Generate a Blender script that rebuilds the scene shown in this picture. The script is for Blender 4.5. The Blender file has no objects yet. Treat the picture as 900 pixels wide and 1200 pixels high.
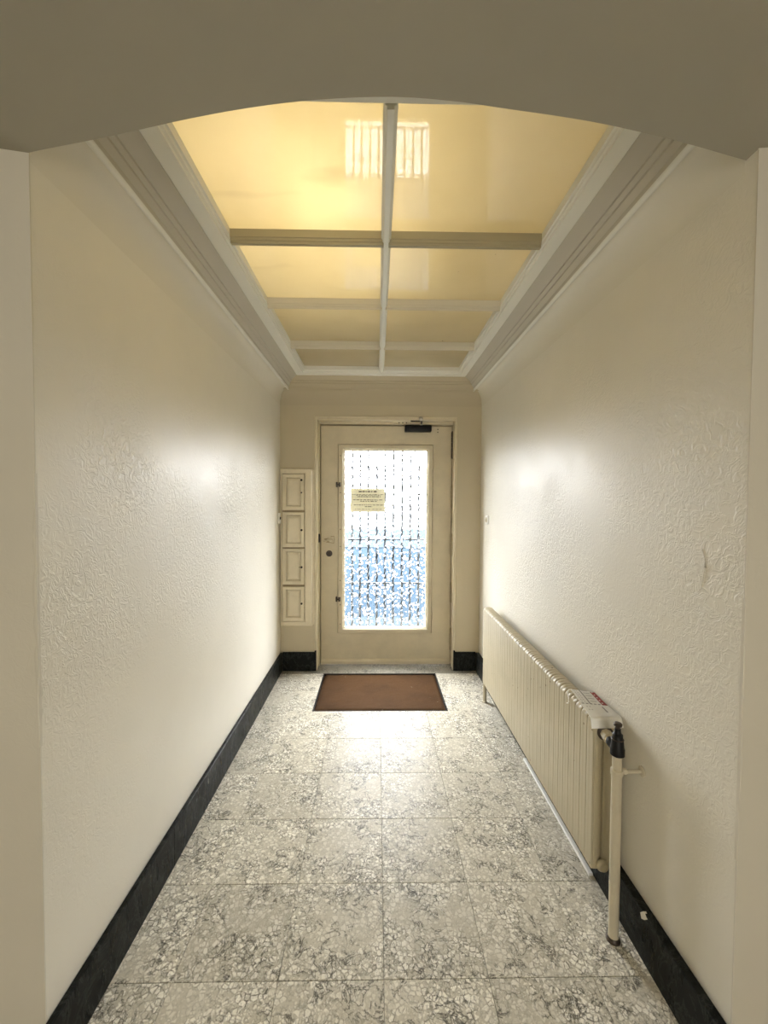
import bpy, bmesh, math, random
from mathutils import Vector, Matrix
random.seed(7)
S = bpy.context.scene
COL = S.collection

# ---------------------------------------------------------------- camera
H = 1.366
pitch, yaw, roll = -.030, .0169, .0053
fw = Vector((math.sin(yaw)*math.cos(pitch), math.cos(yaw)*math.cos(pitch), math.sin(pitch)))
rt = Vector((math.cos(yaw), -math.sin(yaw), 0)); up = rt.cross(fw)
r2 = math.cos(roll)*rt + math.sin(roll)*up
u2 = -math.sin(roll)*rt + math.cos(roll)*up
cd = bpy.data.cameras.new('camera'); cam = bpy.data.objects.new('camera', cd); COL.objects.link(cam)
cd.sensor_fit = 'HORIZONTAL'; cd.sensor_width = 36; cd.lens = 488.9/900*36
cd.clip_start = .02; cd.clip_end = 500
cam.matrix_world = Matrix(((r2.x, u2.x, -fw.x, 0), (r2.y, u2.y, -fw.y, 0), (r2.z, u2.z, -fw.z, H), (0, 0, 0, 1)))
S.camera = cam

# ---------------------------------------------------------------- sky, lights, exposure
W = bpy.data.worlds.new('sky'); S.world = W; W.use_nodes = True
bg = W.node_tree.nodes['Background']; bg.inputs[0].default_value = (.97, .98, 1, 1); bg.inputs[1].default_value = 13.0
S.view_settings.view_transform = 'Standard'; S.view_settings.look = 'None'
S.view_settings.exposure = 1.42; S.view_settings.gamma = 1; S.view_settings.use_curve_mapping = False
S.cycles.max_bounces = 14; S.cycles.diffuse_bounces = 8; S.cycles.transparent_max_bounces = 12
S.cycles.sample_clamp_indirect = 6

def light(name, kind, loc, power, color, **k):
    d = bpy.data.lights.new(name, kind); d.energy = power; d.color = color
    for a, v in k.items(): setattr(d, a, v)
    o = bpy.data.objects.new(name, d); o.location = loc; COL.objects.link(o)
    return o
# sky portal in the glazed opening of the door: guides sampling of the daylight, emits nothing
pl = light('door_portal', 'AREA', (.07, 3.56, 1.036), 1, (1, 1, 1), shape='RECTANGLE', size=.70, size_y=1.48)
pl.rotation_euler = (math.radians(-90), 0, 0); pl.data.cycles.is_portal = True
# lamps inside the closed light box above the frosted panes
WARM = (1, .90, .74)
light('skylight_bulb', 'POINT', (-.19, 1.40, 2.50), .8, (1, .89, .68), shadow_soft_size=.05)
light('skylight_tube', 'AREA', (-.17, 1.55, 2.70), 5.9, WARM, shape='RECTANGLE', size=.5, size_y=1.1)
# added fill light at the hall's back wall, unseen behind the camera
hl = light('hall_light', 'AREA', (.05, -2.15, 1.15), 13, (1, .95, .84), shape='RECTANGLE', size=1.1, size_y=1.3)
hl.rotation_euler = (math.radians(90), 0, 0)

# ---------------------------------------------------------------- node helpers
def mat(name, col=(.8, .8, .8), rough=.5, metal=0, spec=.5):
    m = bpy.data.materials.new(name); m.use_nodes = True
    b = m.node_tree.nodes['Principled BSDF']
    b.inputs['Base Color'].default_value = (*col, 1); b.inputs['Roughness'].default_value = rough
    b.inputs['Metallic'].default_value = metal; b.inputs['Specular IOR Level'].default_value = spec
    return m
class G:
    def __init__(s, m): s.m = m; s.t = m.node_tree; s.b = s.t.nodes.get('Principled BSDF')
    def n(s, typ, **k):
        x = s.t.nodes.new('ShaderNode'+typ)
        for a, v in k.items(): setattr(x, a, v)
        return x
    def l(s, a, b): s.t.links.new(a, b)
    def inp(s, node, name, v):
        if hasattr(v, 'is_linked'): s.l(v, node.inputs[name])
        else: node.inputs[name].default_value = v
    def pos(s): return s.n('NewGeometry').outputs['Position']
    def obj(s): return s.n('TexCoord').outputs['Object']
    def noise(s, vec, scale, detail=3, rough=.5, dist=0):
        x = s.n('TexNoise'); s.l(vec, x.inputs['Vector'])
        for a, v in (('Scale', scale), ('Detail', detail), ('Roughness', rough), ('Distortion', dist)): x.inputs[a].default_value = v
        return x.outputs['Fac']
    def voro(s, vec, scale, feature='F1', rand=1, out='Distance'):
        x = s.n('TexVoronoi', feature=feature); s.l(vec, x.inputs['Vector'])
        x.inputs['Scale'].default_value = scale; x.inputs['Randomness'].default_value = rand
        return x.outputs[out]
    def ramp(s, fac, *st):
        x = s.n('ValToRGB'); s.l(fac, x.inputs[0]); e = x.color_ramp.elements
        while len(e) < len(st): e.new(.5)
        for i, (p, c) in enumerate(st):
            e[i].position = p; e[i].color = (c, c, c, 1) if not isinstance(c, tuple) else (*c, 1)
        return x.outputs[0]
    def math(s, op, a, b=0, clamp=False):
        x = s.n('Math', operation=op, use_clamp=clamp)
        s.inp(x, 0, a); s.inp(x, 1, b); return x.outputs[0]
    def mix(s, fac, a, b, mode='MIX'):
        x = s.n('MixRGB', blend_type=mode)
        s.inp(x, 0, fac)
        for i, v in ((1, a), (2, b)): s.inp(x, i, (*v, 1) if isinstance(v, tuple) and len(v) == 3 else v)
        return x.outputs[0]
    def bump(s, h, strength, dist):
        x = s.n('Bump'); s.l(h, x.inputs['Height']); s.inp(x, 'Strength', strength); x.inputs['Distance'].default_value = dist
        return x.outputs['Normal']
    def mapping(s, vec, scale=(1, 1, 1), rot=(0, 0, 0)):
        x = s.n('Mapping'); s.l(vec, x.inputs[0]); x.inputs['Scale'].default_value = scale; x.inputs['Rotation'].default_value = rot
        return x.outputs[0]
    def xyz(s, vec):
        x = s.n('SeparateXYZ'); s.l(vec, x.inputs[0]); return x.outputs
    def set(s, name, v): s.inp(s.b, name, v)

# ---------------------------------------------------------------- materials
CREAM = (.73, .695, .60)
def plaster(name, col, relief, rough=.42):
    m = mat(name, col, rough); g = G(m); p = g.pos()
    z = g.xyz(p)[2]
    w = g.noise(p, 36, 3, .5, 1.2)
    rid = g.ramp(w, (.38, 0.), (.50, 1.), (.62, .25))
    patch = g.ramp(g.noise(p, 2.3, 2), (.36, .12), (.62, 1.))
    lowfade = g.n('MapRange', clamp=True); g.l(z, lowfade.inputs[0])
    for i, v in ((1, .30), (2, .95), (3, .10), (4, 1)): lowfade.inputs[i].default_value = v
    hifade = g.n('MapRange', clamp=True); g.l(z, hifade.inputs[0])
    for i, v in ((1, 1.65), (2, 2.0), (3, 1), (4, .25)): hifade.inputs[i].default_value = v
    k = g.math('MULTIPLY', g.math('MULTIPLY', patch, lowfade.outputs[0]), hifade.outputs[0])
    fine = g.noise(p, 260, 2)
    h = g.math('ADD', g.math('MULTIPLY', rid, k), g.math('MULTIPLY', fine, .08))
    g.set('Normal', g.bump(h, relief, .0032))
    c = g.mix(g.ramp(g.noise(p, 1.7, 4, .6), (.35, 0.), (.7, 1.)), col, tuple(x*.93 for x in col))
    g.set('Base Color', c)
    return m
M = {}
M['wall'] = plaster('cream_wall_paint', CREAM, .42)
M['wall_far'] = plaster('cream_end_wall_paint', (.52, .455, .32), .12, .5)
M['pier'] = plaster('smooth_pier_paint', (.64, .60, .51), .10, .6)
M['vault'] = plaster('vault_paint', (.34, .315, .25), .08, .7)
M['cornice'] = mat('cornice_paint', (.69, .655, .56), .5, spec=.3)
M['bar_paint'] = mat('yellowed_bar_paint', (.36, .32, .21), .5)  # yellowed paint of the nearest cross bar, with its shade painted in darker
M['cornice_band'] = mat('cornice_band_paint', (.49, .455, .375), .5, spec=.3)  # darker cornice colour, shade of the turned-away bands painted in
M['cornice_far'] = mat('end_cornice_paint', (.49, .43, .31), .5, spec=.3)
M['white_frame'] = mat('skylight_frame_paint', (.74, .73, .66), .4)
def worn(name, col, rough, spot=(.12, .08, .05), dens=.0):
    m = mat(name, col, rough); g = G(m); p = g.pos()
    c = g.mix(g.ramp(g.noise(p, 7, 5, .65), (.4, 0.), (.72, 1.)), col, tuple(x*.88 for x in col))
    if dens:
        v = g.voro(p, 26); n = g.noise(p, 5, 2)
        sp = g.math('MULTIPLY', g.math('LESS_THAN', v, .10), g.math('GREATER_THAN', n, dens))
        c = g.mix(sp, c, spot)
    g.set('Base Color', c); g.set('Normal', g.bump(g.noise(p, 90, 3), .08, .002))
    return m
M['door_paint'] = worn('cream_gloss_door_paint', (.61, .54, .39), .40)
M['hinge_paint'] = mat('worn_hinge_paint', (.38, .32, .21), .45)  # darker than the door paint, so the hinges stand out
M['mailbox_paint'] = worn('cream_mailbox_paint', (.68, .61, .455), .42)
M['mailbox_groove'] = mat('dirty_groove', (.33, .27, .17), .8)  # darker brown for the mailbox gaps and the pull's backplate
M['radiator_paint'] = worn('beige_radiator_enamel', (.44, .385, .26), .45, (.16, .11, .07), .52)
M['pipe_paint'] = worn('cream_pipe_paint', (.58, .52, .39), .4, (.2, .14, .09), .60)
M['black'] = mat('black_metal', (.007, .007, .007), .45, spec=.25)
M['dark_bronze'] = mat('dark_bronze', (.07, .055, .045), .4, .6)
M['steel'] = mat('dull_steel', (.55, .54, .50), .3, .9)
M['hole'] = mat('dark_hole', (.02, .016, .012), .9)
M['white_plastic'] = mat('white_plastic', (.88, .87, .83), .4)
M['box_white'] = mat('light_box_white', (.85, .82, .74), .8)
M['grout'] = mat('grey_grout', (.26, .245, .21), .9)
# black marble skirting
m = mat('black_marble', (.012, .013, .012), .28, spec=.3); g = G(m); p = g.pos()
v = g.ramp(g.noise(p, 9, 6, .7, 1.5), (.47, 0.), (.50, 1.), (.53, 0.))
g.set('Base Color', g.mix(g.math('MULTIPLY', v, .25), (.012, .013, .012), (.12, .13, .12)))
sc = g.mapping(p, (14, 14, 3.2), (0, .25, .1)); g.set('Roughness', g.ramp(g.noise(sc, 3, 4), (.3, .22), (.75, .42)))
g.b.inputs['IOR'].default_value = 1.18; M['marble'] = m
# terrazzo
def terrazzo(name, light, mid, dark):
    m = mat(name, mid, .3, spec=.25); g = G(m); g.b.inputs['IOR'].default_value = 1.30
    oi = g.n('ObjectInfo'); vm = g.n('VectorMath', operation='SCALE'); vm.inputs[0].default_value = (17.3, 9.7, 5.1); g.l(oi.outputs['Random'], vm.inputs['Scale'])
    va = g.n('VectorMath', operation='ADD'); g.l(g.obj(), va.inputs[0]); g.l(vm.outputs[0], va.inputs[1]); p = va.outputs[0]
    wob = g.n('VectorMath', operation='ADD'); no = g.n('TexNoise'); g.l(p, no.inputs['Vector']); no.inputs['Scale'].default_value = 60
    sc = g.n('VectorMath', operation='SCALE'); g.l(no.outputs['Color'], sc.inputs[0]); sc.inputs['Scale'].default_value = .010
    g.l(p, wob.inputs[0]); g.l(sc.outputs[0], wob.inputs[1]); q = wob.outputs[0]
    e1 = g.voro(q, 68, 'DISTANCE_TO_EDGE'); c1 = g.voro(q, 68, 'F1', 1, 'Color'); bri = g.xyz(c1)
    e2 = g.voro(q, 140, 'DISTANCE_TO_EDGE'); b2 = g.xyz(g.voro(q, 140, 'F1', 1, 'Color'))
    zone = g.ramp(g.noise(p, 6.0, 3, .6), (.40, .0), (.58, 1.))
    brk = g.ramp(g.noise(p, 95, 2), (.40, .0), (.56, 1.))
    big = g.math('MULTIPLY', g.ramp(e1, (.07, 0.), (.16, 1.)), g.ramp(bri[0], (.30, 0.), (.62, 1.)))
    sm = g.math('MULTIPLY', g.ramp(e2, (.08, 0.), (.20, 1.)), g.ramp(b2[0], (.45, 0.), (.8, .7)))
    amt = g.math('ADD', g.math('MULTIPLY', zone, .55), .42)
    c = g.mix(g.math('MULTIPLY', g.math('MAXIMUM', big, sm), amt), mid, light)
    line = g.math('MAXIMUM', g.math('MULTIPLY', g.ramp(e1, (.03, 1.), (.15, 0.)), g.ramp(bri[1], (.2, .25), (.6, 1.))), g.math('MULTIPLY', g.ramp(e2, (.03, 1.), (.13, 0.)), .55))
    gap = g.math('MULTIPLY', g.math('MULTIPLY', line, brk), g.math('ADD', g.math('MULTIPLY', zone, .72), .25))
    c = g.mix(gap, c, tuple(x*.20 for x in mid))
    # dark crooked clusters
    vein = g.ramp(g.noise(q, 17, 5, .62, .8), (.470, 0.), (.5, 1.), (.530, 0.))
    where = g.ramp(g.noise(p, 8, 2), (.48, 0.), (.56, 1.))
    c = g.mix(g.math('MULTIPLY', g.math('MULTIPLY', vein, where), .9), c, dark)
    tone = g.math('ADD', g.math('MULTIPLY', oi.outputs['Random'], .16), .90)
    c = g.mix(1, c, tone, 'MULTIPLY')
    g.set('Base Color', c)
    g.set('Roughness', g.ramp(g.noise(p, 22, 4), (.3, .28), (.75, .44)))
    g.set('Normal', g.bump(g.noise(p, 55, 3), .05, .003))
    return m
M['terrazzo'] = terrazzo('pale_terrazzo', (.90, .87, .77), (.54, .505, .41), (.045, .04, .033))
M['threshold'] = terrazzo('grey_threshold_stone', (.36, .34, .28), (.26, .245, .20), (.05, .045, .04))
# coir mat
m = mat('brown_coir', (.10, .055, .025), .95, spec=.15); g = G(m); p = g.pos()
c = g.mix(g.noise(p, 420, 2), (.044, .021, .008), (.112, .057, .021))
c = g.mix(g.ramp(g.noise(p, 3.6, 3), (.46, 0.), (.70, .55)), c, (.040, .020, .009))
c = g.mix(g.math('MULTIPLY', g.math('LESS_THAN', g.voro(p, 30), .06), g.math('GREATER_THAN', g.noise(p, 9), .56)), c, (.6, .55, .45))
g.set('Base Color', c); g.set('Normal', g.bump(g.noise(p, 350, 3), .9, .006)); M['coir'] = m
# frosted yellowed skylight panes, glossy underside
m = mat('yellowed_frosted_glass'); g = G(m); g.t.nodes.remove(g.b); p = g.pos()
tint = g.mix(g.ramp(g.noise(p, 2.2, 4, .6), (.35, 0.), (.7, 1.)), (.95, .875, .66), (.89, .81, .59))
st = g.mapping(p, (1.2, 4.5, 1), (0, 0, .9))
tint = g.mix(g.ramp(g.noise(st, 1.6, 2), (.66, 0.), (.78, .30)), tint, (.50, .42, .27))
speck = g.math('MULTIPLY', g.math('LESS_THAN', g.voro(p, 11), .05), g.math('GREATER_THAN', g.noise(p, 4), .55))
tint = g.mix(g.math('MULTIPLY', speck, .7), tint, (.25, .2, .12))
tr = g.n('BsdfTranslucent'); di = g.n('BsdfDiffuse'); gl = g.n('BsdfGlossy'); gl.inputs['Roughness'].default_value = .02
g.l(tint, tr.inputs[0]); g.l(tint, di.inputs[0])
m1 = g.n('MixShader'); m1.inputs[0].default_value = .30; g.l(tr.outputs[0], m1.inputs[1]); g.l(di.outputs[0], m1.inputs[2])
fr = g.n('Fresnel'); fr.inputs[0].default_value = 1.78
m2 = g.n('MixShader'); g.l(fr.outputs[0], m2.inputs[0]); g.l(m1.outputs[0], m2.inputs[1]); g.l(gl.outputs[0], m2.inputs[2])
g.l(m2.outputs[0], g.t.nodes['Material Output'].inputs[0]); M['frosted'] = m
# hammered door glass: refracting relief on the room side, clear on the street side
m = mat('hammered_glass'); g = G(m); g.t.nodes.remove(g.b); p = g.pos()
q = g.mapping(p, (1, 1, .75), (0, .5, 0))
wv = g.n('VectorMath', operation='ADD'); wn = g.n('TexNoise'); g.l(q, wn.inputs['Vector']); wn.inputs['Scale'].default_value = 40
ws = g.n('VectorMath', operation='SCALE'); g.l(wn.outputs['Color'], ws.inputs[0]); ws.inputs['Scale'].default_value = .020
g.l(q, wv.inputs[0]); g.l(ws.outputs[0], wv.inputs[1]); q = wv.outputs[0]
vd = g.voro(q, 50)
nb = g.bump(g.math('ADD', vd, g.math('MULTIPLY', g.noise(q, 68, 2), .3)), 1, .034)
re = g.n('BsdfRefraction'); re.inputs['IOR'].default_value = 1.45; re.inputs['Roughness'].default_value = 0; g.l(nb, re.inputs['Normal'])
t = g.n('BsdfTransparent'); t.inputs[0].default_value = (.96, .98, 1, 1)
m1 = g.n('MixShader'); g.l(g.ramp(vd, (.35, 1.), (.41, 0.)), m1.inputs[0]); g.l(t.outputs[0], m1.inputs[1]); g.l(re.outputs[0], m1.inputs[2])
gl = g.n('BsdfGlossy'); gl.inputs['Roughness'].default_value = .08; g.l(nb, gl.inputs['Normal'])
m2 = g.n('MixShader'); m2.inputs[0].default_value = .05; g.l(m1.outputs[0], m2.inputs[1]); g.l(gl.outputs[0], m2.inputs[2])
g.l(m2.outputs[0], g.t.nodes['Material Output'].inputs[0]); M['hammered'] = m
m = mat('clear_glass_face'); g = G(m); g.t.nodes.remove(g.b)
t = g.n('BsdfTransparent'); g.l(t.outputs[0], g.t.nodes['Material Output'].inputs[0]); M['clear'] = m
# paper
M['paper'] = mat('white_paper', (.93, .915, .87), .6)
M['red_print'] = mat('red_print', (.36, .05, .045), .55)
M['grey_print'] = mat('grey_print', (.36, .34, .33), .6)
M['pale_print'] = mat('pale_grey_print', (.62, .60, .57), .6)
m = mat('old_notice_paper'); g = G(m); g.t.nodes.remove(g.b)
tr = g.n('BsdfTranslucent'); di = g.n('BsdfDiffuse')
tr.inputs[0].default_value = (.17, .163, .132, 1); di.inputs[0].default_value = (.60, .57, .47, 1)
m1 = g.n('AddShader'); g.l(tr.outputs[0], m1.inputs[0]); g.l(di.outputs[0], m1.inputs[1])
g.l(m1.outputs[0], g.t.nodes['Material Output'].inputs[0]); M['notice'] = m
M['ink'] = mat('faded_ink', (.06, .055, .05), .8)
M['iron'] = mat('dark_iron', (.07, .075, .085), .5, .3)
M['asphalt'] = mat('bluish_street_asphalt', (.0165, .0255, .0355), 1, spec=0)
M['kerb'] = mat('blue_grey_kerb_stone', (.027, .036, .044), 1, spec=0)
M['pavement'] = mat('pale_pavement', (.26, .27, .28), .95, spec=.1)
M['facade'] = mat('street_facade', (.35, .33, .30), .9)

# ---------------------------------------------------------------- mesh helpers
class B:
    """collects shapes in one bmesh"""
    def __init__(s): s.bm = bmesh.new()
    def box(s, x0, x1, y0, y1, z0, z1, bev=0, seg=1, mi=0):
        t = bmesh.new()
        bmesh.ops.create_cube(t, size=1)
        for v in t.verts: v.co = Vector((x0+(v.co.x+.5)*(x1-x0), y0+(v.co.y+.5)*(y1-y0), z0+(v.co.z+.5)*(z1-z0)))
        if bev: bmesh.ops.bevel(t, geom=t.edges[:], offset=bev, segments=seg, affect='EDGES', profile=.5)
        for f in t.faces: f.material_index = mi
        return s.add(t)
    def add(s, t):
        me = bpy.data.meshes.new('t'); t.to_mesh(me); t.free(); s.bm.from_mesh(me); bpy.data.meshes.remove(me); return s
    def rod(s, a, b, r, n=16, r2=None, mi=0, bev=0):
        a, b = Vector(a), Vector(b); d = b-a
        t = bmesh.new(); bmesh.ops.create_cone(t, cap_ends=True, segments=n, radius1=r, radius2=r if r2 is None else r2, depth=d.length)
        if bev: bmesh.ops.bevel(t, geom=[e for e in t.edges if any(len(f.verts) > 4 for f in e.link_faces)], offset=bev, segments=2, affect='EDGES', profile=.5)
        t.transform(Matrix.Translation((a+b)/2) @ d.to_track_quat('Z', 'Y').to_matrix().to_4x4())
        for f in t.faces: f.material_index = mi
        return s.add(t)
    def ball(s, c, r, sx=1, sy=1, sz=1, n=12):
        t = bmesh.new(); bmesh.ops.create_uvsphere(t, u_segments=n, v_segments=max(6, n//2), radius=r)
        t.transform(Matrix.Translation(c) @ Matrix.Diagonal((sx, sy, sz, 1))); return s.add(t)
    def lathe(s, axis_a, axis_b, prof, n=20):
        """prof: list of (distance along a->b in metres, radius)"""
        a, b = Vector(axis_a), Vector(axis_b); d = (b-a).normalized(); q = d.to_track_quat('Z', 'Y')
        t = bmesh.new(); rings = []
        for h, r in prof:
            rings.append([t.verts.new(a + q @ Vector((r*math.cos(2*math.pi*i/n), r*math.sin(2*math.pi*i/n), h))) for i in range(n)])
        for A, C in zip(rings, rings[1:]):
            for i in range(n): t.faces.new((A[i], A[(i+1) % n], C[(i+1) % n], C[i]))
        t.faces.new(rings[0][::-1]); t.faces.new(rings[-1]); return s.add(t)
    def tube(s, pts, r, n=8):
        t = bmesh.new(); rings = []; P = [Vector(p) for p in pts]
        for i, p in enumerate(P):
            d = (P[min(i+1, len(P)-1)]-P[max(i-1, 0)]).normalized(); q = d.to_track_quat('Z', 'Y')
            rings.append([t.verts.new(p + q @ Vector((r*math.cos(2*math.pi*k/n), r*math.sin(2*math.pi*k/n), 0))) for k in range(n)])
        for A, C in zip(rings, rings[1:]):
            for i in range(n): t.faces.new((A[i], A[(i+1) % n], C[(i+1) % n], C[i]))
        t.faces.new(rings[0][::-1]); t.faces.new(rings[-1]); return s.add(t)
    def prism(s, poly, ax, a, b, mi=0):
        """poly of 2-D points, extruded along axis ax (0 x: pts are (y,z); 1 y: pts are (x,z); 2 z: (x,y))"""
        def mk(p, h): return {0: (h, p[0], p[1]), 1: (p[0], h, p[1]), 2: (p[0], p[1], h)}[ax]
        t = bmesh.new()
        A = [t.verts.new(mk(p, a)) for p in poly]; C = [t.verts.new(mk(p, b)) for p in poly]; n = len(poly)
        for i in range(n): t.faces.new((A[i], A[(i+1) % n], C[(i+1) % n], C[i]))
        t.faces.new(A[::-1]); t.faces.new(C)
        bmesh.ops.recalc_face_normals(t, faces=t.faces[:])
        for f in t.faces: f.material_index = mi
        return s.add(t)
    def frame(s, x0, x1, z0, z1, ix0, ix1, iz0, iz1, prof, plane='xz', mi=0):
        """mitred rectangular frame; prof = list of (t 0 outer..1 inner, depth coordinate)"""
        t = bmesh.new(); rings = []
        for k, d in prof:
            a0, a1 = x0+(ix0-x0)*k, x1+(ix1-x1)*k; b0, b1 = z0+(iz0-z0)*k, z1+(iz1-z1)*k
            cs = [(a0, b0), (a1, b0), (a1, b1), (a0, b1)]
            rings.append([t.verts.new((c[0], d, c[1]) if plane == 'xz' else (c[0], c[1], d)) for c in cs])
        n = len(rings)
        for j in range(n):
            A, C = rings[j], rings[(j+1) % n]
            for i in range(4): t.faces.new((A[i], A[(i+1) % 4], C[(i+1) % 4], C[i]))
        bmesh.ops.recalc_face_normals(t, faces=t.faces[:])
        for f in t.faces: f.material_index = mi
        return s.add(t)
    def mesh(s, name, smooth=None):
        bmesh.ops.recalc_face_normals(s.bm, faces=s.bm.faces[:])
        me = bpy.data.meshes.new(name); s.bm.to_mesh(me); s.bm.free()
        if smooth:
            for f in me.polygons: f.use_smooth = True
            me.set_sharp_from_angle(angle=math.radians(smooth))
        return me

def link(name, me, parent=None, mats=None, loc=None):
    o = bpy.data.objects.new(name, me); COL.objects.link(o)
    if mats is not None and me is not None and not me.materials:
        for x in (mats if isinstance(mats, (list, tuple)) else [mats]): me.materials.append(x)
    if loc is not None: o.location = loc
    if parent: 
        o.parent = parent
        o.matrix_parent_inverse = parent_mw(parent).inverted()
    return o
def parent_mw(p):
    m = Matrix.Translation(p.location)
    return (parent_mw(p.parent) @ p.matrix_parent_inverse @ m) if p.parent else m
def part(name, b, mats, parent, smooth=None, label=None):
    o = link(name, b.mesh(name, smooth), parent, mats)
    if label: o['label'] = label
    return o
def struct(name, b, mats, smooth=None):
    o = link(name, b.mesh(name, smooth), None, mats); o['kind'] = 'structure'; return o
def thing(name, label, cat, loc, group=None):
    o = link(name, None, loc=loc); o['label'] = label; o['category'] = cat
    if group: o['group'] = group
    return o
def tag(o, label, cat, group=None):
    o['label'] = label; o['category'] = cat
    if group: o['group'] = group
    return o

# ================================================================= SETTING
XL, XR, YE, YN = -.762, .822, 3.30, .943
HX0, HX1, HY = -1.60, 1.66, -2.2
ZS, ZC = 2.105, 2.238          # springing and crown of the arch
# floor: grout bed, then every tile a piece of its own
MX0, MX1, MY0, MY1 = -.412, .467, 2.655, 3.237     # mat well
DY = 3.42
f = B()
f.box(HX0-.15, HX1+.15, HY-.15, YN, -.12, -.006); f.box(XL-.2, XR+.2, YN, MY0, -.12, -.006)
f.box(XL-.2, MX0, MY0, MY1, -.12, -.006); f.box(MX1, XR+.2, MY0, MY1, -.12, -.006); f.box(XL-.2, XR+.2, MY1, 3.70, -.12, -.006)
f.box(MX0, MX1, MY0, MY1, -.12, -.022)
floor = struct('floor', f, M['grout'])
TX0, TY0, T = .026, 1.147, .30
cache = {}
def tile(x0, x1, y0, y1, mk='terrazzo'):
    w, d = x1-x0, y1-y0
    if w < .012 or d < .012: return
    key = (round(w, 3), round(d, 3), mk)
    if key not in cache:
        b = B(); g_ = .0006
        t = bmesh.new(); c = .0009
        b.prism([(-w/2+g_, -d/2+g_), (w/2-g_, -d/2+g_), (w/2-g_, d/2-g_), (-w/2+g_, d/2-g_)], 2, -.010, -c)
        # thin chamfer towards the top face
        lo = [(-w/2+g_, -d/2+g_), (w/2-g_, -d/2+g_), (w/2-g_, d/2-g_), (-w/2+g_, d/2-g_)]
        hi = [(p[0]-math.copysign(c, p[0]), p[1]-math.copysign(c, p[1])) for p in lo]
        A = [t.verts.new((*p, -c)) for p in lo]; C = [t.verts.new((*p, 0)) for p in hi]
        for i in range(4): t.faces.new((A[i], A[(i+1) % 4], C[(i+1) % 4], C[i]))
        t.faces.new(C); b.add(t)
        me = b.mesh('tile'); me.materials.append(M[mk]); cache[key] = me
    o = link('tile', cache[key], floor, loc=((x0+x1)/2, (y0+y1)/2, 0))
    o.location.z = random.uniform(-.0005, .0)
for j in range(-12, 8):
    y0, y1 = TY0+j*T, TY0+(j+1)*T
    for i in range(-7, 7):
        x0, x1 = TX0+i*T, TX0+(i+1)*T
        if y1 <= YN: r = (max(x0, HX0), min(x1, HX1), max(y0, HY), y1)
        else: r = (max(x0, XL), min(x1, XR), y0, min(y1, MY1))
        if r[1]-r[0] < .01 or r[3]-r[2] < .01: continue
        if r[2] >= MY0-.02 and r[0] < MX1 and r[1] > MX0:
            if r[0] < MX0: tile(r[0], MX0, max(r[2], MY0-.008), r[3])
            if r[1] > MX1: tile(MX1, r[1], max(r[2], MY0-.008), r[3])
            continue
        if j == 4: r = (r[0], r[1], r[2], MY0)
        tile(*r)
    if y0 < YN < y1:   # side bays of the hall up to the pier faces
        for i in range(-7, 7):
            x0, x1 = TX0+i*T, TX0+(i+1)*T
            for a, c in ((max(x0, HX0), min(x1, XL)), (max(x0, XR), min(x1, HX1))):
                if c-a > .012: tile(a, c, y0, YN)
tile(XL+.02, .33, MY1, 3.56, 'threshold'); tile(.33, XR-.02, MY1, 3.56, 'threshold')

struct('wall_left', B().box(-1.75, XL, YN+.003, YE+.02, -.1, 2.9), M['wall'])
struct('wall_right', B().box(XR, 1.80, YN-.030, YE+.02, -.1, 2.9), M['wall'])
OX0, OX1, OZ = -.483, .622, 2.005
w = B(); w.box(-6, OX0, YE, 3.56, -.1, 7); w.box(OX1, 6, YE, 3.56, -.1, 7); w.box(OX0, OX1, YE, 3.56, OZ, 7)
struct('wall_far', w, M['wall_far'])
# piers facing the hall
struct('wall_near_left', B().box(-1.75, XL+.001, YN, YN+.003, -.1, 2.2), M['pier'])
struct('wall_near_right', B().box(XR-.001, 1.80, YN-.033, YN-.030, -.1, 2.2), M['pier'])
hw = B(); hw.box(-1.75, HX0, HY-.15, YN, -.1, 2.9); hw.box(HX1, 1.81, HY-.15, YN-.033, -.1, 2.9); hw.box(-1.75, 1.81, HY-.15, HY, -.1, 2.9)
struct('wall_back', hw, M['pier'])
# shallow vault over the hall; its front edge is the arch
prof = [(HX0-.1, ZS+.13), (XL, H+(ZS-H)*YN/.93)]
ARCH = [(-.80, 2.092), (XL, ZS), (-.612, 2.137), (-.521, 2.158), (-.41, 2.184), (-.292, 2.207), (-.15, 2.227), (.03, 2.238), (.17, 2.231), (.29, 2.217), (.41, 2.203), (.516, 2.187), (.668, 2.156), (XR, 2.118), (.90, 2.10)]
def arch(x):
    k = max(i for i in range(1, len(ARCH)-2) if ARCH[i][0] <= x+1e-9)
    (xa, a), (xb, b_), (xc, c_), (xd, d_) = ARCH[k-1:k+3]
    t = (x-xb)/(xc-xb); m1 = (c_-a)/(xc-xa)*(xc-xb); m2 = (d_-b_)/(xd-xb)*(xc-xb)
    return (2*t**3-3*t*t+1)*b_+(t**3-2*t*t+t)*m1+(-2*t**3+3*t*t)*c_+(t**3-t*t)*m2
for i in range(1, 40):
    x = XL+(XR-XL)*i/40; prof.append((x, H+(arch(x)-H)*YN/.93))
prof += [(XR, H+(2.118-H)*YN/.93), (HX1+.1, ZS+.11), (HX1+.1, 2.95), (HX0-.1, 2.95)]
struct('ceiling_vault', B().prism(prof, 1, HY-.1, YN), M['vault'], 30)
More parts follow.
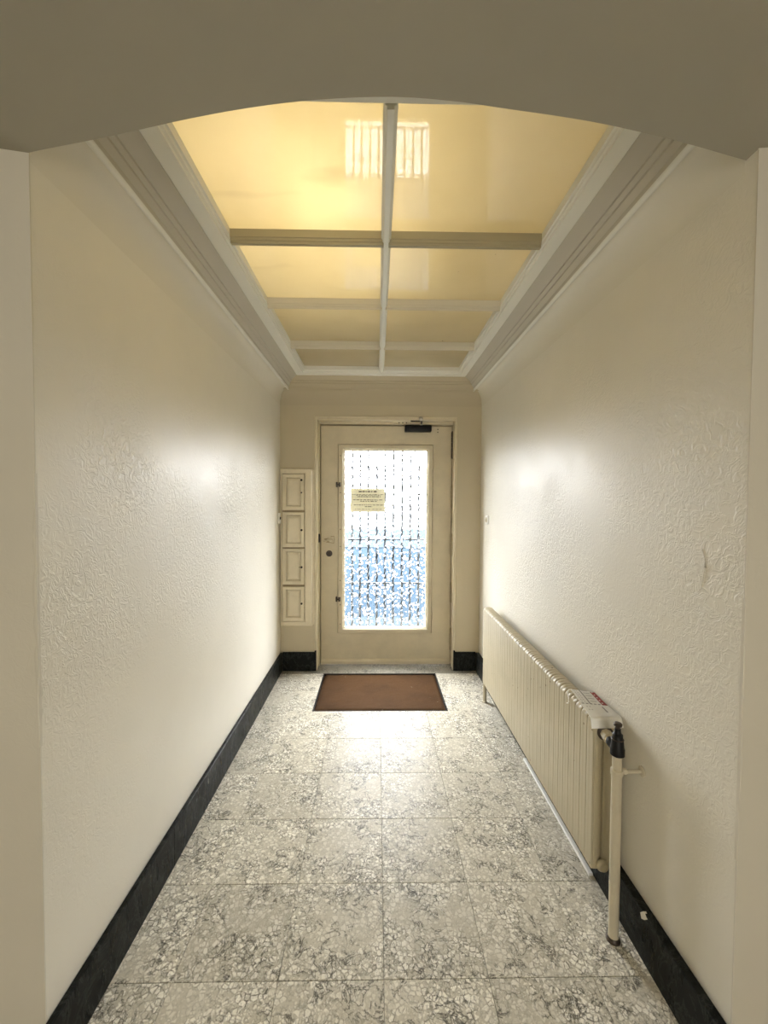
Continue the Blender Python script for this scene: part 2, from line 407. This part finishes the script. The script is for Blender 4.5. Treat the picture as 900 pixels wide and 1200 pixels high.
# ragged lip of old paint along the pier corner
for (xx, yy, sgn, z0, z1, n) in ((XL, YN, 1, .80, 1.42, 26), (XR, YN-.033, -1, .55, 1.15, 16)):
    b = B(); t = bmesh.new(); rows = []
    for k in range(n+1):
        z = z0+(z1-z0)*k/n; e = math.sin(math.pi*k/n); wd = (.002+.007*random.random()*e)*(1 if sgn > 0 else .45); ht = .0015+.002*random.random()*e
        rows.append([t.verts.new(c) for c in ((xx-sgn*wd-sgn*.002, yy+.001, z), (xx-sgn*wd*.6, yy-ht, z+.002*random.random()), (xx+sgn*.001, yy-ht*.6, z), (xx+sgn*.0012, yy+.006, z))])
    for A, C in zip(rows, rows[1:]):
        for i in range(3): t.faces.new((A[i], A[i+1], C[i+1], C[i]))
    b.add(t); part('plaster_lip', b, M['pier'], bpy.data.objects['wall_near_left' if sgn > 0 else 'wall_near_right'], 50)
# hairline ridge in the plaster of the right wall
pts = [(XR-.0005, 1.035, 1.245), (XR-.001, 1.028, 1.225), (XR-.001, 1.024, 1.20), (XR-.001, 1.029, 1.175), (XR-.0005, 1.033, 1.15)]
part('plaster_crack', B().tube(pts, .0022, 6), M['wall'], bpy.data.objects['wall_right'], 60)

# black marble skirting, in slabs
def skirting(name, pieces, back):
    root = struct(name, back, M['grout'])
    for b in pieces: part('slab', b, M['marble'], root)
    return root
ZB = .150
ys = [YN-.033, 1.52, 2.36, YE-.015]
skirting('baseboard_left', [B().box(XL+.001, XL+.018, a+.0006, c-.0006, 0, ZB, .002) for a, c in zip(ys, ys[1:])], B().box(XL-.002, XL+.012, YN+.02, YE-.02, -.004, ZB-.004))
ys = [YN-.03, 1.86, YE-.015]
bbr = skirting('baseboard_right', [B().box(XR-.028, XR-.001, a+.0006, c-.0006, 0, ZB, .002) for a, c in zip(ys, ys[1:])], B().box(XR-.020, XR+.002, YN+.02, YE-.02, -.004, ZB-.004))
part('chip', B().prism([(1.166, .147), (1.186, .1512), (1.199, .135), (1.193, .122), (1.180, .131)], 0, XR-.0285, XR-.020), M['cornice'], bbr)
bf = B().box(XL+.02, OX0-.02, YE-.010, YE+.002, -.004, ZB-.004); bf.box(OX1+.02, XR-.03, YE-.010, YE+.002, -.004, ZB-.004)
skirting('baseboard_far', [B().box(XL+.018, OX0-.008, YE-.015, YE-.001, 0, ZB, .002), B().box(OX1+.008, XR-.028, YE-.015, YE-.001, 0, ZB, .002),
                           B().box(OX0-.008, OX0+.006, YE-.015, YE+.05, 0, ZB+.012, .002), B().box(OX1-.006, OX1+.008, YE-.015, YE+.05, 0, ZB+.012, .002)], bf)

# ceiling round the skylight and cornice mouldings
SX0, SX1, SY0, SY1 = -.612, .668, .955, 3.19      # outer edge of the skylight frame
ZF = 2.30
c = B(); c.box(XL-.1, SX0, YN+.002, YE+.01, ZF+.012, 2.9); c.box(SX1, XR+.1, YN+.002, YE+.01, ZF+.012, 2.9)
c.box(SX0, SX1, SY1, YE+.01, ZF+.012, 2.9); c.box(SX0, SX1, YN+.002, SY0, ZF+.012, 2.9)
struct('ceiling', c, M['cornice'])
def cornice(d):
    p = [(0, 2.10)]
    for k in range(1, 13):
        a = math.pi/2*k/12; p.append((.058*(1-math.cos(a)), 2.10+.122*math.sin(a)))
    p += [(.060, 2.222)]
    for k in range(0, 7):
        a = math.pi*k/6; p.append((.070-.010*math.cos(a), 2.222-.010*math.sin(a)))
    p += [(.081, 2.236), (.096, 2.250), (.0962, 2.258), (.108, 2.266), (.1082, 2.274), (.118, 2.281), (.150, 2.300), (.153, 2.3035)]
    k = d/.152
    return [(a*k, z) for a, z in p] + [(d, 2.33), (-.01, 2.33), (-.01, 2.10)]
for name, pl_, ax, a, bb in (
        ('trim_1', [(XL+x, z) for x, z in cornice(SX0-XL)], 1, YN+.002, YE),
        ('trim_2', [(XR-x, z) for x, z in cornice(XR-SX1)], 1, YN+.002, YE),
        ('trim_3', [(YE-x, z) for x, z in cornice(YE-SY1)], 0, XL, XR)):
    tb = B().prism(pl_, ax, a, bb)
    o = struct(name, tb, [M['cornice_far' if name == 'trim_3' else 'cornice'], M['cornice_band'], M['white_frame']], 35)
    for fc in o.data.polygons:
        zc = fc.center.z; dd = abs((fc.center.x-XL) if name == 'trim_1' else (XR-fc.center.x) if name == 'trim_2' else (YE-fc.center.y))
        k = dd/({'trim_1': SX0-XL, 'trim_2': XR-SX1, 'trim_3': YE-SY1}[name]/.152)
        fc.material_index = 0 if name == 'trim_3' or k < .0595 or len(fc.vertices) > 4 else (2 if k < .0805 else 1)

# ================================================================= SKYLIGHT
sky = thing('skylight', 'long cream-framed ceiling light of eight yellowed frosted glass panes', 'skylight', (.03, 2.07, ZF))
IX0, IX1, IY0, IY1 = -.540, .602, 1.028, 3.112
b = B().frame(SX0, SX1, SY0, SY1, IX0, IX1, IY0, IY1, [(0, ZF+.05), (0, ZF+.004), (.06, ZF), (.78, ZF), (.80, ZF+.008), (.90, ZF+.010), (.92, ZF+.018), (1, ZF+.020), (1, ZF+.05)], 'xy')
part('frame', b, M['white_frame'], sky)
ZG = 2.348
def barprof(c, w, h):     # stepped glazing bar, c = centre, narrow below
    return [(c-w*.24, ZF), (c+w*.24, ZF), (c+w*.26, ZF+.008), (c+w*.38, ZF+.010), (c+w*.40, ZF+.018), (c+w*.5, ZF+.020), (c+w*.5, ZF+h), (c-w*.5, ZF+h), (c-w*.5, ZF+.020), (c-w*.40, ZF+.018), (c-w*.38, ZF+.010), (c-w*.26, ZF+.008)]
CX = .029
part('glazing_bar', B().prism(barprof(CX, .036, ZG-ZF), 1, IY0, IY1), M['white_frame'], sky)
BY = [1.570, 2.083, 2.632]
M['thin_bar_paint'] = mat('pale_thin_bar_paint', (.64, .60, .49), .45)
for y in BY:
    for a, e in ((IX0, CX-.009), (CX+.009, IX1)):
        part('glazing_bar', B().prism(barprof(y, .030 if y == BY[0] else .021, ZG-ZF-.0005), 0, a, e), M['bar_paint' if y == BY[0] else 'thin_bar_paint'], sky)
yy = [IY0] + BY + [IY1]
for k in range(4):
    for a, e in ((IX0-.012, CX-.002), (CX+.002, IX1+.012)):
        part('pane', B().box(a, e, yy[k]+(-.012 if k == 0 else .002), yy[k+1]+(.012 if k == 3 else -.002), ZG, ZG+.004), M['frosted'], sky)
b = B(); z0, z1 = ZG+.008, 2.76
b.box(SX0, IX0-.02, SY0, SY1, z0, z1); b.box(IX1+.02, SX1, SY0, SY1, z0, z1); b.box(SX0, SX1, SY0, IY0-.02, z0, z1); b.box(SX0, SX1, IY1+.02, SY1, z0, z1); b.box(SX0, SX1, SY0, SY1, z1, z1+.02)
part('light_box', b, M['box_white'], sky)

# ================================================================= DOOR
leaf = B()
LX0, LX1, LZ0, LZ1 = -.459, .611, .006, 1.966
GX0, GX1, GZ0, GZ1 = -.320, .457, .260, 1.814       # opening for the inner sash
leaf.frame(LX0, LX1, LZ0, LZ1, GX0, GX1, GZ0, GZ1, [(0, DY+.045), (0, DY+.003), (.02, DY), (1, DY), (1, DY+.045)])
leaf.frame(GX0-.003, GX1+.003, GZ0-.003, GZ1+.003, GX0+.022, GX1-.022, GZ0+.022, GZ1-.022, [(0, DY+.044), (0, DY+.031), (1, DY+.031), (1, DY+.044)])
door = struct('door_1', leaf, M['door_paint'])
fr = B()
fr.frame(LX0-.008, LX1+.008, -.02, LZ1+.010, LX0+.010, LX1-.010, .002, LZ1-.010, [(0, DY+.065), (0, DY+.046), (1, DY+.046), (1, DY+.065)])
def uframe(x0, x1, z1, ix0, ix1, iz1, y0, y1, bev=.003):
    fr.box(x0, ix0, y0, y1, 0, z1, bev); fr.box(ix1, x1, y0, y1, 0, z1, bev); fr.box(ix0, ix1, y0, y1, iz1, z1, bev)
uframe(OX0, OX1, OZ, LX0-.005, LX1+.005, LZ1+.006, DY-.035, DY+.08)
uframe(OX0, OX1, OZ, OX0+.011, OX1-.009, OZ-.014, YE-.004, DY-.034, .002)
uframe(OX0-.012, OX1+.012, OZ+.014, OX0+.001, OX1-.001, OZ-.001, YE-.007, YE+.002, .003)
part('door_frame', fr, M['door_paint'], door)
part('weather_bar', B().prism([(DY+.001, .004), (DY-.014, .006), (DY-.014, .030), (DY-.008, .042), (DY+.001, .048)], 0, LX0+.004, LX1-.004), M['door_paint'], door)
# inner sash holding the glass
PX0, PX1, PZ0, PZ1 = -.263, .405, .310, 1.762
sash = part('sash', B().frame(GX0+.004, GX1-.004, GZ0+.004, GZ1-.004, PX0, PX1, PZ0, PZ1, [(0, DY+.03), (0, DY-.008), (.05, DY-.011), (.62, DY-.011), (.72, DY-.006), (1, DY+.008), (1, DY+.03)]), M['door_paint'], door)
b = B().box(PX0-.004, PX1+.004, DY+.012, DY+.017, PZ0-.004, PZ1+.004)
for fc in b.bm.faces: fc.material_index = 0 if fc.normal.y < -.9 else 1
me = b.mesh('pane')
for fc in me.polygons: fc.material_index = 0 if fc.normal.y < -.9 else 1
link('pane', me, sash, [M['hammered'], M['clear']])
for z in (1.66, 1.255, .835, .425):
    part('sash_hinge', B().rod((GX1-.001, DY-.013, z-.045), (GX1-.001, DY-.013, z+.045), .0055, 10, bev=.002), M['door_paint'], sash, 40)
for z in (1.485, .545):
    tl = B().box(GX0-.016, GX0-.002, DY-.014, DY-.001, z-.022, z+.022, .004); tl.box(GX0+.006, GX0+.024, DY-.020, DY-.010, z-.018, z+.018, .003)
    tl.rod((GX0-.012, DY-.016, z), (GX0+.02, DY-.022, z), .005, 8)
    part('turn_latch', tl, M['dark_bronze'], sash, 40, 'small dark turn latch on the sash edge')
sc = B()
for z in (1.72, 1.42, 1.12, .98, .70, .50, .34): sc.rod((GX0+.022, DY-.0125, z), (GX0+.022, DY-.0105, z), .004, 8)
s_ = part('screw', sc, M['dark_bronze'], sash)
# hinges of the leaf
for k, (z1, z0) in enumerate(((1.919, 1.705), (1.483, 1.302), (1.085, .910), (.684, .522), (.302, .125))):
    h = B(); n = 5; L = (z1-z0)/n
    for i in range(n): h.rod((LX1+.001, DY-.007, z0+i*L+.001), (LX1+.001, DY-.007, z0+(i+1)*L-.001), .0085, 12, bev=.0015)
    h.rod((LX1+.001, DY-.007, z0-.006), (LX1+.001, DY-.007, z1+.006), .005, 10)
    part('hinge', h, M['dark_bronze'] if k == 0 else M['hinge_paint'], door, 40, 'darker hinge worn to bare metal, topmost' if k == 0 else None)
# lock, pull, strike
lk = part('lock_cylinder', B().lathe((-.390, DY, .921), (-.390, DY-.02, .921), [(0, .026), (.004, .026), (.007, .022), (.007, .019), (.012, .0185), (.013, .016)], 24), M['dark_bronze'], door, 35)
part('keyhole', B().box(-.392, -.388, DY-.0145, DY-.012, .910, .932), M['hole'], lk)
ph = B(); ph.lathe((-.378, DY, 1.035), (-.378, DY-.03, 1.035), [(0, .022), (.005, .022), (.008, .016), (.022, .011), (.026, .011)], 18)
ph.tube([(-.372, DY-.026, 1.038), (-.395, DY-.032, 1.036), (-.415, DY-.034, 1.026), (-.432, DY-.030, 1.030)], .0085, 10)
ph.box(-.372, -.350, DY-.006, DY, 1.010, 1.060, .002)
hp = part('pull_handle', ph, M['door_paint'], door, 40)
part('backplate', B().prism([(-.436, 1.018), (-.412, 1.012), (-.350, 1.004), (-.345, 1.036), (-.350, 1.064), (-.376, 1.064), (-.384, 1.050), (-.430, 1.042)], 1, DY-.004, DY), M['mailbox_groove'], hp, None, 'dirt-darkened backplate of the pull')  # dark plate gives the pull its outline
part('filled_hole', B().lathe((-.392, DY, 1.132), (-.392, DY-.003, 1.132), [(0, .014), (.0015, .014), (.002, .011)], 18), M['door_paint'], door, 30)
part('latch_strike', B().box(-.476, -.460, DY-.046, DY-.030, 1.015, 1.085, .004), M['black'], door, None, 'black latch strike on the jamb')
hs = B()
for (x, z) in ((.175, 1.985), (.205, 1.985), (.235, 1.985)): hs.rod((x, DY-.036, z), (x, DY-.0335, z), .005, 8)
for (x, z) in ((.494, 1.94), (.494, 1.917)): hs.rod((x, DY-.0015, z), (x, DY+.001, z), .005, 8)
part('screw_hole', hs, M['hole'], door)
# wrought-iron grille on the street side
GY = 3.52
gr = part('grille', B().frame(-.30, .445, .27, 1.80, -.285, .43, .285, 1.785, [(0, GY+.008), (0, GY-.008), (1, GY-.008), (1, GY+.008)]), M['iron'], door)
bar = B(); t = bmesh.new(); rings = []; n = 60
for k in range(n+1):
    z = .275+1.52*k/n; a = k*.62; rr = .0108+.0025*math.sin(k*1.9)
    rings.append([t.verts.new((rr*math.cos(a+q*math.pi/2), rr*math.sin(a+q*math.pi/2), z)) for q in range(4)])
for A, C in zip(rings, rings[1:]):
    for i in range(4): t.faces.new((A[i], A[(i+1) % 4], C[(i+1) % 4], C[i]))
bar.add(t); bme = bar.mesh('bar'); bme.materials.append(M['iron'])
for x in (-.207, -.141, -.072, .000, .069, .139, .213, .282, .354): link('bar', bme, gr, loc=(x, GY, 0))
for z in (1.41, 1.027, .656): part('rail', B().box(-.29, .435, GY-.005, GY+.005, z-.005, z+.005), M['iron'], gr)

# door closer
dc = thing('door_closer', 'black box door closer with silver arm at the top of the door', 'door closer', (.33, DY, 1.94))
b = B().box(.222, .438, DY-.055, DY, 1.914, 1.966, .008, 2)
b.box(.226, .240, DY-.056, DY-.02, 1.922, 1.958, .003); b.box(.420, .434, DY-.056, DY-.02, 1.922, 1.958, .003)
part('body', b, M['black'], dc, 40)
part('arm', B().box(.265, .352, YE+.012, YE+.030, 1.985, 2.0, .003).tube([(.345, YE+.02, 1.99), (.352, YE+.03, 1.982), (.352, DY-.06, 1.975)], .007, 8), M['dark_bronze'], dc, 40)
part('knob', B().lathe((.342, YE+.02, 1.999), (.342, YE-.06, 1.999), [(0, .006), (.022, .006), (.025, .013), (.034, .017), (.044, .012), (.047, .004)], 18), M['steel'], dc, 50, 'round silver knob')
part('pivot', B().lathe((.352, DY-.06, 1.962), (.352, DY-.06, 1.99), [(0, .012), (.008, .012), (.010, .008), (.020, .007)], 14), M['steel'], dc, 40, 'silver pivot screw')
part('bracket', B().box(.262, .335, YE+.004, YE+.013, 1.980, 1.996, .002), M['dark_bronze'], dc)

# notice stuck on the street side of the glass
nt = thing('notice', 'yellowed printed notice stuck behind the hammered door glass', 'notice', (-.077, 3.44, 1.358))
part('sheet', B().box(-.219, .065, 3.4385, 3.4392, 1.262, 1.456), M['notice'], nt)
ln = B()
for (z, a, e, hh) in ((1.430, -.15, .0, .010), (1.405, -.205, .05, .004), (1.398, -.17, .03, .004), (1.388, -.16, .03, .006), (1.362, -.195, .05, .005), (1.350, -.14, .0, .005), (1.320, -.19, .05, .005), (1.306, -.10, -.04, .006), (1.285, -.18, .04, .003)):
    x = a
    while x < e:
        L = random.uniform(.010, .030); ln.box(x, min(x+L, e), 3.4376, 3.4384, z-hh/2, z+hh/2); x += L+random.uniform(.004, .009)
o = part('printed_line', ln, M['ink'], nt); o['kind'] = 'stuff'

# ================================================================= MAILBOXES
mb = thing('mailbox_cabinet', 'narrow cream mailbox cabinet with four stacked panelled doors beside the entrance', 'mailbox', (-.63, YE, .364))
KX0, KX1, KZ0, KZ1, KY = -.756, -.508, .364, 1.602, YE-.028
b = B().frame(KX0, KX1, KZ0, KZ1, -.742, -.566, .402, 1.562, [(0, YE), (0, KY+.008), (.10, KY), (.85, KY), (1, KY+.006), (1, YE)])
b.box(KX0+.01, KX1-.03, YE-.012, YE-.001, KZ0+.02, KZ1-.02, mi=1)
part('cabinet_frame', b, [M['mailbox_paint'], M['mailbox_groove']], mb)
part('side_batten', B().box(KX1+.001, KX1+.013, YE-.012, YE, KZ0+.01, KZ1-.006, .002), M['mailbox_paint'], mb)
for k, (z1, z0) in enumerate(((1.558, 1.279), (1.262, .988), (.976, .694), (.676, .405))):
    d = part('door', B().frame(-.739, -.570, z0, z1, -.708, -.600, z0+.032, z1-.026, [(0, YE-.012), (0, KY+.001), (.03, KY-.002), (.80, KY-.002), (.92, KY+.006), (1, KY+.007), (1, YE-.012)]), M['mailbox_paint'], mb)
    a0, a1, c0, c1 = -.705, -.603, z0+.035, z1-.029
    t = B().prism([(a0, c0), (a1, c0), (a1, c1), (a0, c1)], 1, YE-.012, KY+.010)
    t.frame(a0+.004, a1-.004, c0+.004, c1-.004, a0+.018, a1-.018, c0+.018, c1-.018, [(0, KY+.011), (0, KY+.004), (1, KY-.001), (1, KY+.011)])
    t.box(a0+.018, a1-.018, KY-.001, KY+.010, c0+.018, c1-.018)
    part('raised_panel', t, M['mailbox_paint'], d)
    zk = {0: (1.514, 1.416), 1: (1.123,), 2: (.831,), 3: (.543,)}[k]
    for q, z in enumerate(zk):
        r = .0085 if not (k == 0 and q == 1) else .006
        part('lock', B().lathe((-.590, KY, z), (-.590, KY-.008, z), [(0, r), (.004, r), (.006, r*.7)], 14), M['hole'], d, 40)
    if k == 2: part('lock', B().rod((-.606, KY-.001, z), (-.606, KY-.005, z), .004, 8), M['hole'], d)

# ================================================================= DOORMAT
mt = thing('doormat', 'brown coir doormat sunk into the terrazzo floor before the door', 'doormat', (.028, 2.946, -.02))
part('mat_frame', B().frame(MX0+.001, MX1-.001, MY0+.001, MY1-.001, MX0+.007, MX1-.007, MY0+.006, MY1-.006, [(0, -.021), (0, .001), (1, .001), (1, -.021)], 'xy'), M['hole'], mt)
b = B(); t = bmesh.new(); nx, ny = 44, 30
gv = [[t.verts.new((MX0+.0075+(MX1-MX0-.015)*i/nx, MY0+.0065+(MY1-MY0-.013)*j/ny, (-.003 if 0 < i < nx and 0 < j < ny else -.020)+random.uniform(0, .0025))) for i in range(nx+1)] for j in range(ny+1)]
for j in range(ny):
    for i in range(nx): t.faces.new((gv[j][i], gv[j][i+1], gv[j+1][i+1], gv[j+1][i]))
b.add(t); part('coir_pad', b, M['coir'], mt, 80)

# ================================================================= RADIATOR
RX0, RX1, RY0, RY1, RZ0, RZ1 = .724, .788, 1.352, 2.790, .130, .645
rad = thing('radiator', 'long low beige column radiator standing by the wall on a pipe', 'radiator', (.755, 2.07, 0))
N = 33; pitch_ = (RY1-RY0)/N
# one column: side outline with a rounded top, pinched towards both joints
t = bmesh.new(); rings = []
def outline(ins, flat):
    x0, x1, z0, z1 = RX0+ins*.32, RX1-ins, RZ0+ins*.5, RZ1-ins*3.6; r = (x1-x0)/2; cx = (x0+x1)/2
    pts = [(x0, z0), (x0, z1-r*.62)]
    for k in range(1, 12):
        a = math.pi*k/12; pts.append((cx-r*math.cos(a), z1-r*.62+r*.62*math.sin(a)))
    pts += [(x1, z1-r*.62), (x1, z0)]
    return pts
for yv, ins in ((0, .0032), (.0012, .0014), (.0035, .0004), (.008, 0), (pitch_/2-.004, .0003), (pitch_/2, .0010), (pitch_/2+.004, .0003), (pitch_-.008, 0), (pitch_-.0035, .0004), (pitch_-.0012, .0014), (pitch_, .0032)):
    rings.append([t.verts.new((x, yv, z)) for x, z in outline(ins, 0)])
n = len(rings[0])
for A, C in zip(rings, rings[1:]):
    for i in range(n): t.faces.new((A[i], A[(i+1) % n], C[(i+1) % n], C[i]))
t.faces.new(rings[0][::-1]); t.faces.new(rings[-1])
b = B(); b.add(t); fin = b.mesh('column', 45); fin.materials.append(M['radiator_paint'])
for k in range(N): link('column', fin, rad, loc=(0, RY0+k*pitch_, 0))
ep = B(); ep.box(RX0+.002, RX0+.022, RY0-.006, RY0+.004, RZ0+.004, RZ1-.022, .004, 2); ep.box(RX0+.030, RX1-.001, RY0-.010, RY0+.004, RZ0+.006, RZ1-.022, .006, 2)
part('end_section', ep, M['radiator_paint'], rad, 40)
part('plug', B().lathe((.757, RY0-.008, .152), (.757, RY0-.03, .152), [(0, .021), (.006, .021), (.009, .018), (.014, .015), (.015, .012)], 18), M['radiator_paint'], rad, 40)
part('leg', B().rod((.735, 2.775, 0), (.735, 2.775, RZ0+.012), .012, 14).lathe((.735, 2.775, 0), (.735, 2.775, .02), [(0, .018), (.004, .018), (.007, .013)], 14), M['pipe_paint'], rad, 40)
# supply pipe, clamp and valve
PXc, PYc = .742, 1.247
pp = part('supply_pipe', B().lathe((PXc, PYc, 0), (PXc, PYc, .6), [(0, .0150), (.525, .0150), (.527, .0132), (.600, .0132)], 20), M['pipe_paint'], rad, 40)
part('floor_collar', B().lathe((PXc, PYc, 0), (PXc, PYc, .02), [(0, .021), (.004, .021), (.008, .0165), (.012, .0155)], 20), M['dark_bronze'], pp, 40, 'rusty collar at the floor')
cl = B().lathe((PXc, PYc, .522), (PXc, PYc, .55), [(0, .0155), (.002, .0175), (.018, .0175), (.020, .015)], 20)
cl.rod((PXc+.012, PYc, .533), (XR-.001, PYc, .533), .0055, 10); cl.box(PXc+.014, PXc+.030, PYc-.006, PYc+.006, .525, .542, .002)
cl.lathe((XR-.0005, PYc, .533), (XR-.01, PYc, .533), [(0, .016), (.003, .016), (.006, .010)], 16)
part('pipe_clamp', cl, M['pipe_paint'], pp, 40)
va = part('valve', B().lathe((PXc, PYc, .584), (PXc, PYc, .7), [(0, .0165), (.003, .0205), (.022, .0205), (.028, .0185), (.052, .0165), (.056, .0145), (.066, .0145), (.070, .0100), (.078, .0085), (.084, .0085)], 22), M['black'], rad, 40, 'black shut-off valve')
part('spindle_cap', B().lathe((PXc, PYc, .666), (PXc, PYc, .69), [(0, .0065), (.008, .0065), (.010, .0115), (.016, .0125), (.019, .010), (.020, .004)], 16), M['dark_bronze'], va, 40)
part('gland_ring', B().lathe((PXc, PYc, .634), (PXc, PYc, .66), [(0, .0175), (.0015, .0182), (.003, .0170)], 20), M['dark_bronze'], va, 40, 'thin dull metal ring')
A0, A1 = Vector((.757, RY0-.006, .600)), Vector((PXc, PYc+.012, .602))
part('rosette', B().lathe(A0, A1, [(0, .0250), (.008, .0250), (.011, .021)], 22), M['dark_bronze'], va, 40)
part('union_nut', B().lathe(A0.lerp(A1, .14), A1, [(0, .0180), (.030, .0180), (.034, .015), (.040, .014)], 8), M['pipe_paint'], va, 25, 'cream union nut')
part('elbow', B().lathe(A0.lerp(A1, .58), A1, [(0, .0145), (.004, .0160), (.018, .0160), (.022, .0135), (.045, .0135)], 18), M['black'], va, 40)

# leaflet drooping over the radiator end
lf = thing('leaflet', 'white leaflet with a red block drooping over the radiator end', 'leaflet', (.765, 1.45, RZ1))
nx, ny = 20, 34
def sheet(u, v):   # u across (0 room side .. 1 wall side), v from far end to drooping end
    L = .236*v; 
    xa, xb = .738-.032*v, .812-.000*v
    x = xa+(xb-xa)*u
    s0 = .198
    if L <= s0: y = 1.553-L; z = RZ1+.0022+.003*math.sin(v*5+u*2)*(1-v)+.002*u
    else:
        e = L-s0; r = .009; a = min(e/r, 1.0); y = 1.553-s0-r*math.sin(a); z = RZ1+.0022+.002*u-r*(1-math.cos(a))
        e2 = e-r*a
        if e2 > 0: y -= e2*math.cos(a); z -= e2*math.sin(a)
    y -= .030*u*(1-v)      # skewed lay
    return Vector((x, y, z+.001))
b = B(); t = bmesh.new()
gv = [[t.verts.new(sheet(i/nx, j/ny)) for i in range(nx+1)] for j in range(ny+1)]
for j in range(ny):
    for i in range(nx):
        fc = t.faces.new((gv[j][i], gv[j][i+1], gv[j+1][i+1], gv[j+1][i])); v = (j+.5)/ny; u = (i+.5)/nx; mi = 0
        if u > .78 and .03 < v < .47 and not (i == nx-3 and j % 3 == 1): mi = 1
        elif i == 7 and v < .46: mi = 2
        elif i in (2, 4) and v < .44 and j % 2: mi = 3
        elif 9 <= i <= 13 and v < .42 and j % 3 == 0: mi = 3
        elif j == int(.47*ny) and i % 3: mi = 2
        elif i == 14 and .52 < v < .70: mi = 2
        elif i in (3, 5) and .50 < v < .72 and j % 3 == 0: mi = 3
        fc.material_index = mi
bmesh.ops.solidify(t, geom=t.faces[:], thickness=.0006)
b.add(t); part('sheet', b, [M['paper'], M['red_print'], M['grey_print'], M['pale_print']], lf, 60)
part('cord', B().tube([(.742, 1.55, .650), (.728, 1.545, .651), (.721, 1.540, .640), (.7205, 1.528, .628), (.7185, 1.522, .616), (.7195, 1.530, .606), (.7195, 1.540, .602)], .0018, 6), M['paper'], lf, 60, 'thin white curled cord')

# ================================================================= SMALL THINGS
st = B().box(XR-.046, XR-.029, 1.464, 2.146, 0, .010, .002)
tag(part('edging_strip', st, M['white_plastic'], None), 'thin white plastic strip on the floor under the radiator', 'strip')
sw = thing('door_release', 'cream wall plate with a black button beside the mailboxes', 'switch', (XL, 3.243, 1.216))
part('plate', B().box(XL, XL+.012, 3.213, 3.273, 1.174, 1.258, .004, 2), M['white_plastic'], sw, 40)
part('button', B().lathe((XL+.012, 3.243, 1.216), (XL+.022, 3.243, 1.216), [(0, .011), (.004, .011), (.006, .009)], 16), M['black'], sw, 40, 'black push button')
bp = thing('bell_push', 'pale rounded push plate on the wall above the radiator', 'switch', (XR, 3.08, 1.218))
part('plate', B().box(XR-.010, XR, 3.048, 3.112, 1.184, 1.252, .0045, 2), M['white_plastic'], bp, 40)
part('button', B().lathe((XR-.010, 3.08, 1.218), (XR-.02, 3.08, 1.218), [(0, .020), (.002, .020), (.003, .013), (.007, .011)], 18), M['mailbox_paint'], bp, 40)

# ================================================================= STREET
struct('ground', B().box(-60, 60, 5.25, 13, -.30, -.16), M['asphalt'])
for ya, yb in ((4.5, 5.25), (13, 21)): struct('road_edge', B().box(-60, 60, ya, yb, -.30, -.12, .01), M['kerb'])  # near gutter; far band painted as a fade into the sunlit ground
struct('sidewalk', B().box(-60, 60, 21, 160, -.30, -.04, .01), M['pavement'])  # far street given a pale colour to stand in for sunlight
struct('sidewalk', B().box(-60, 60, 3.56, 4.5, -.30, -.06, .01), M['pavement'])
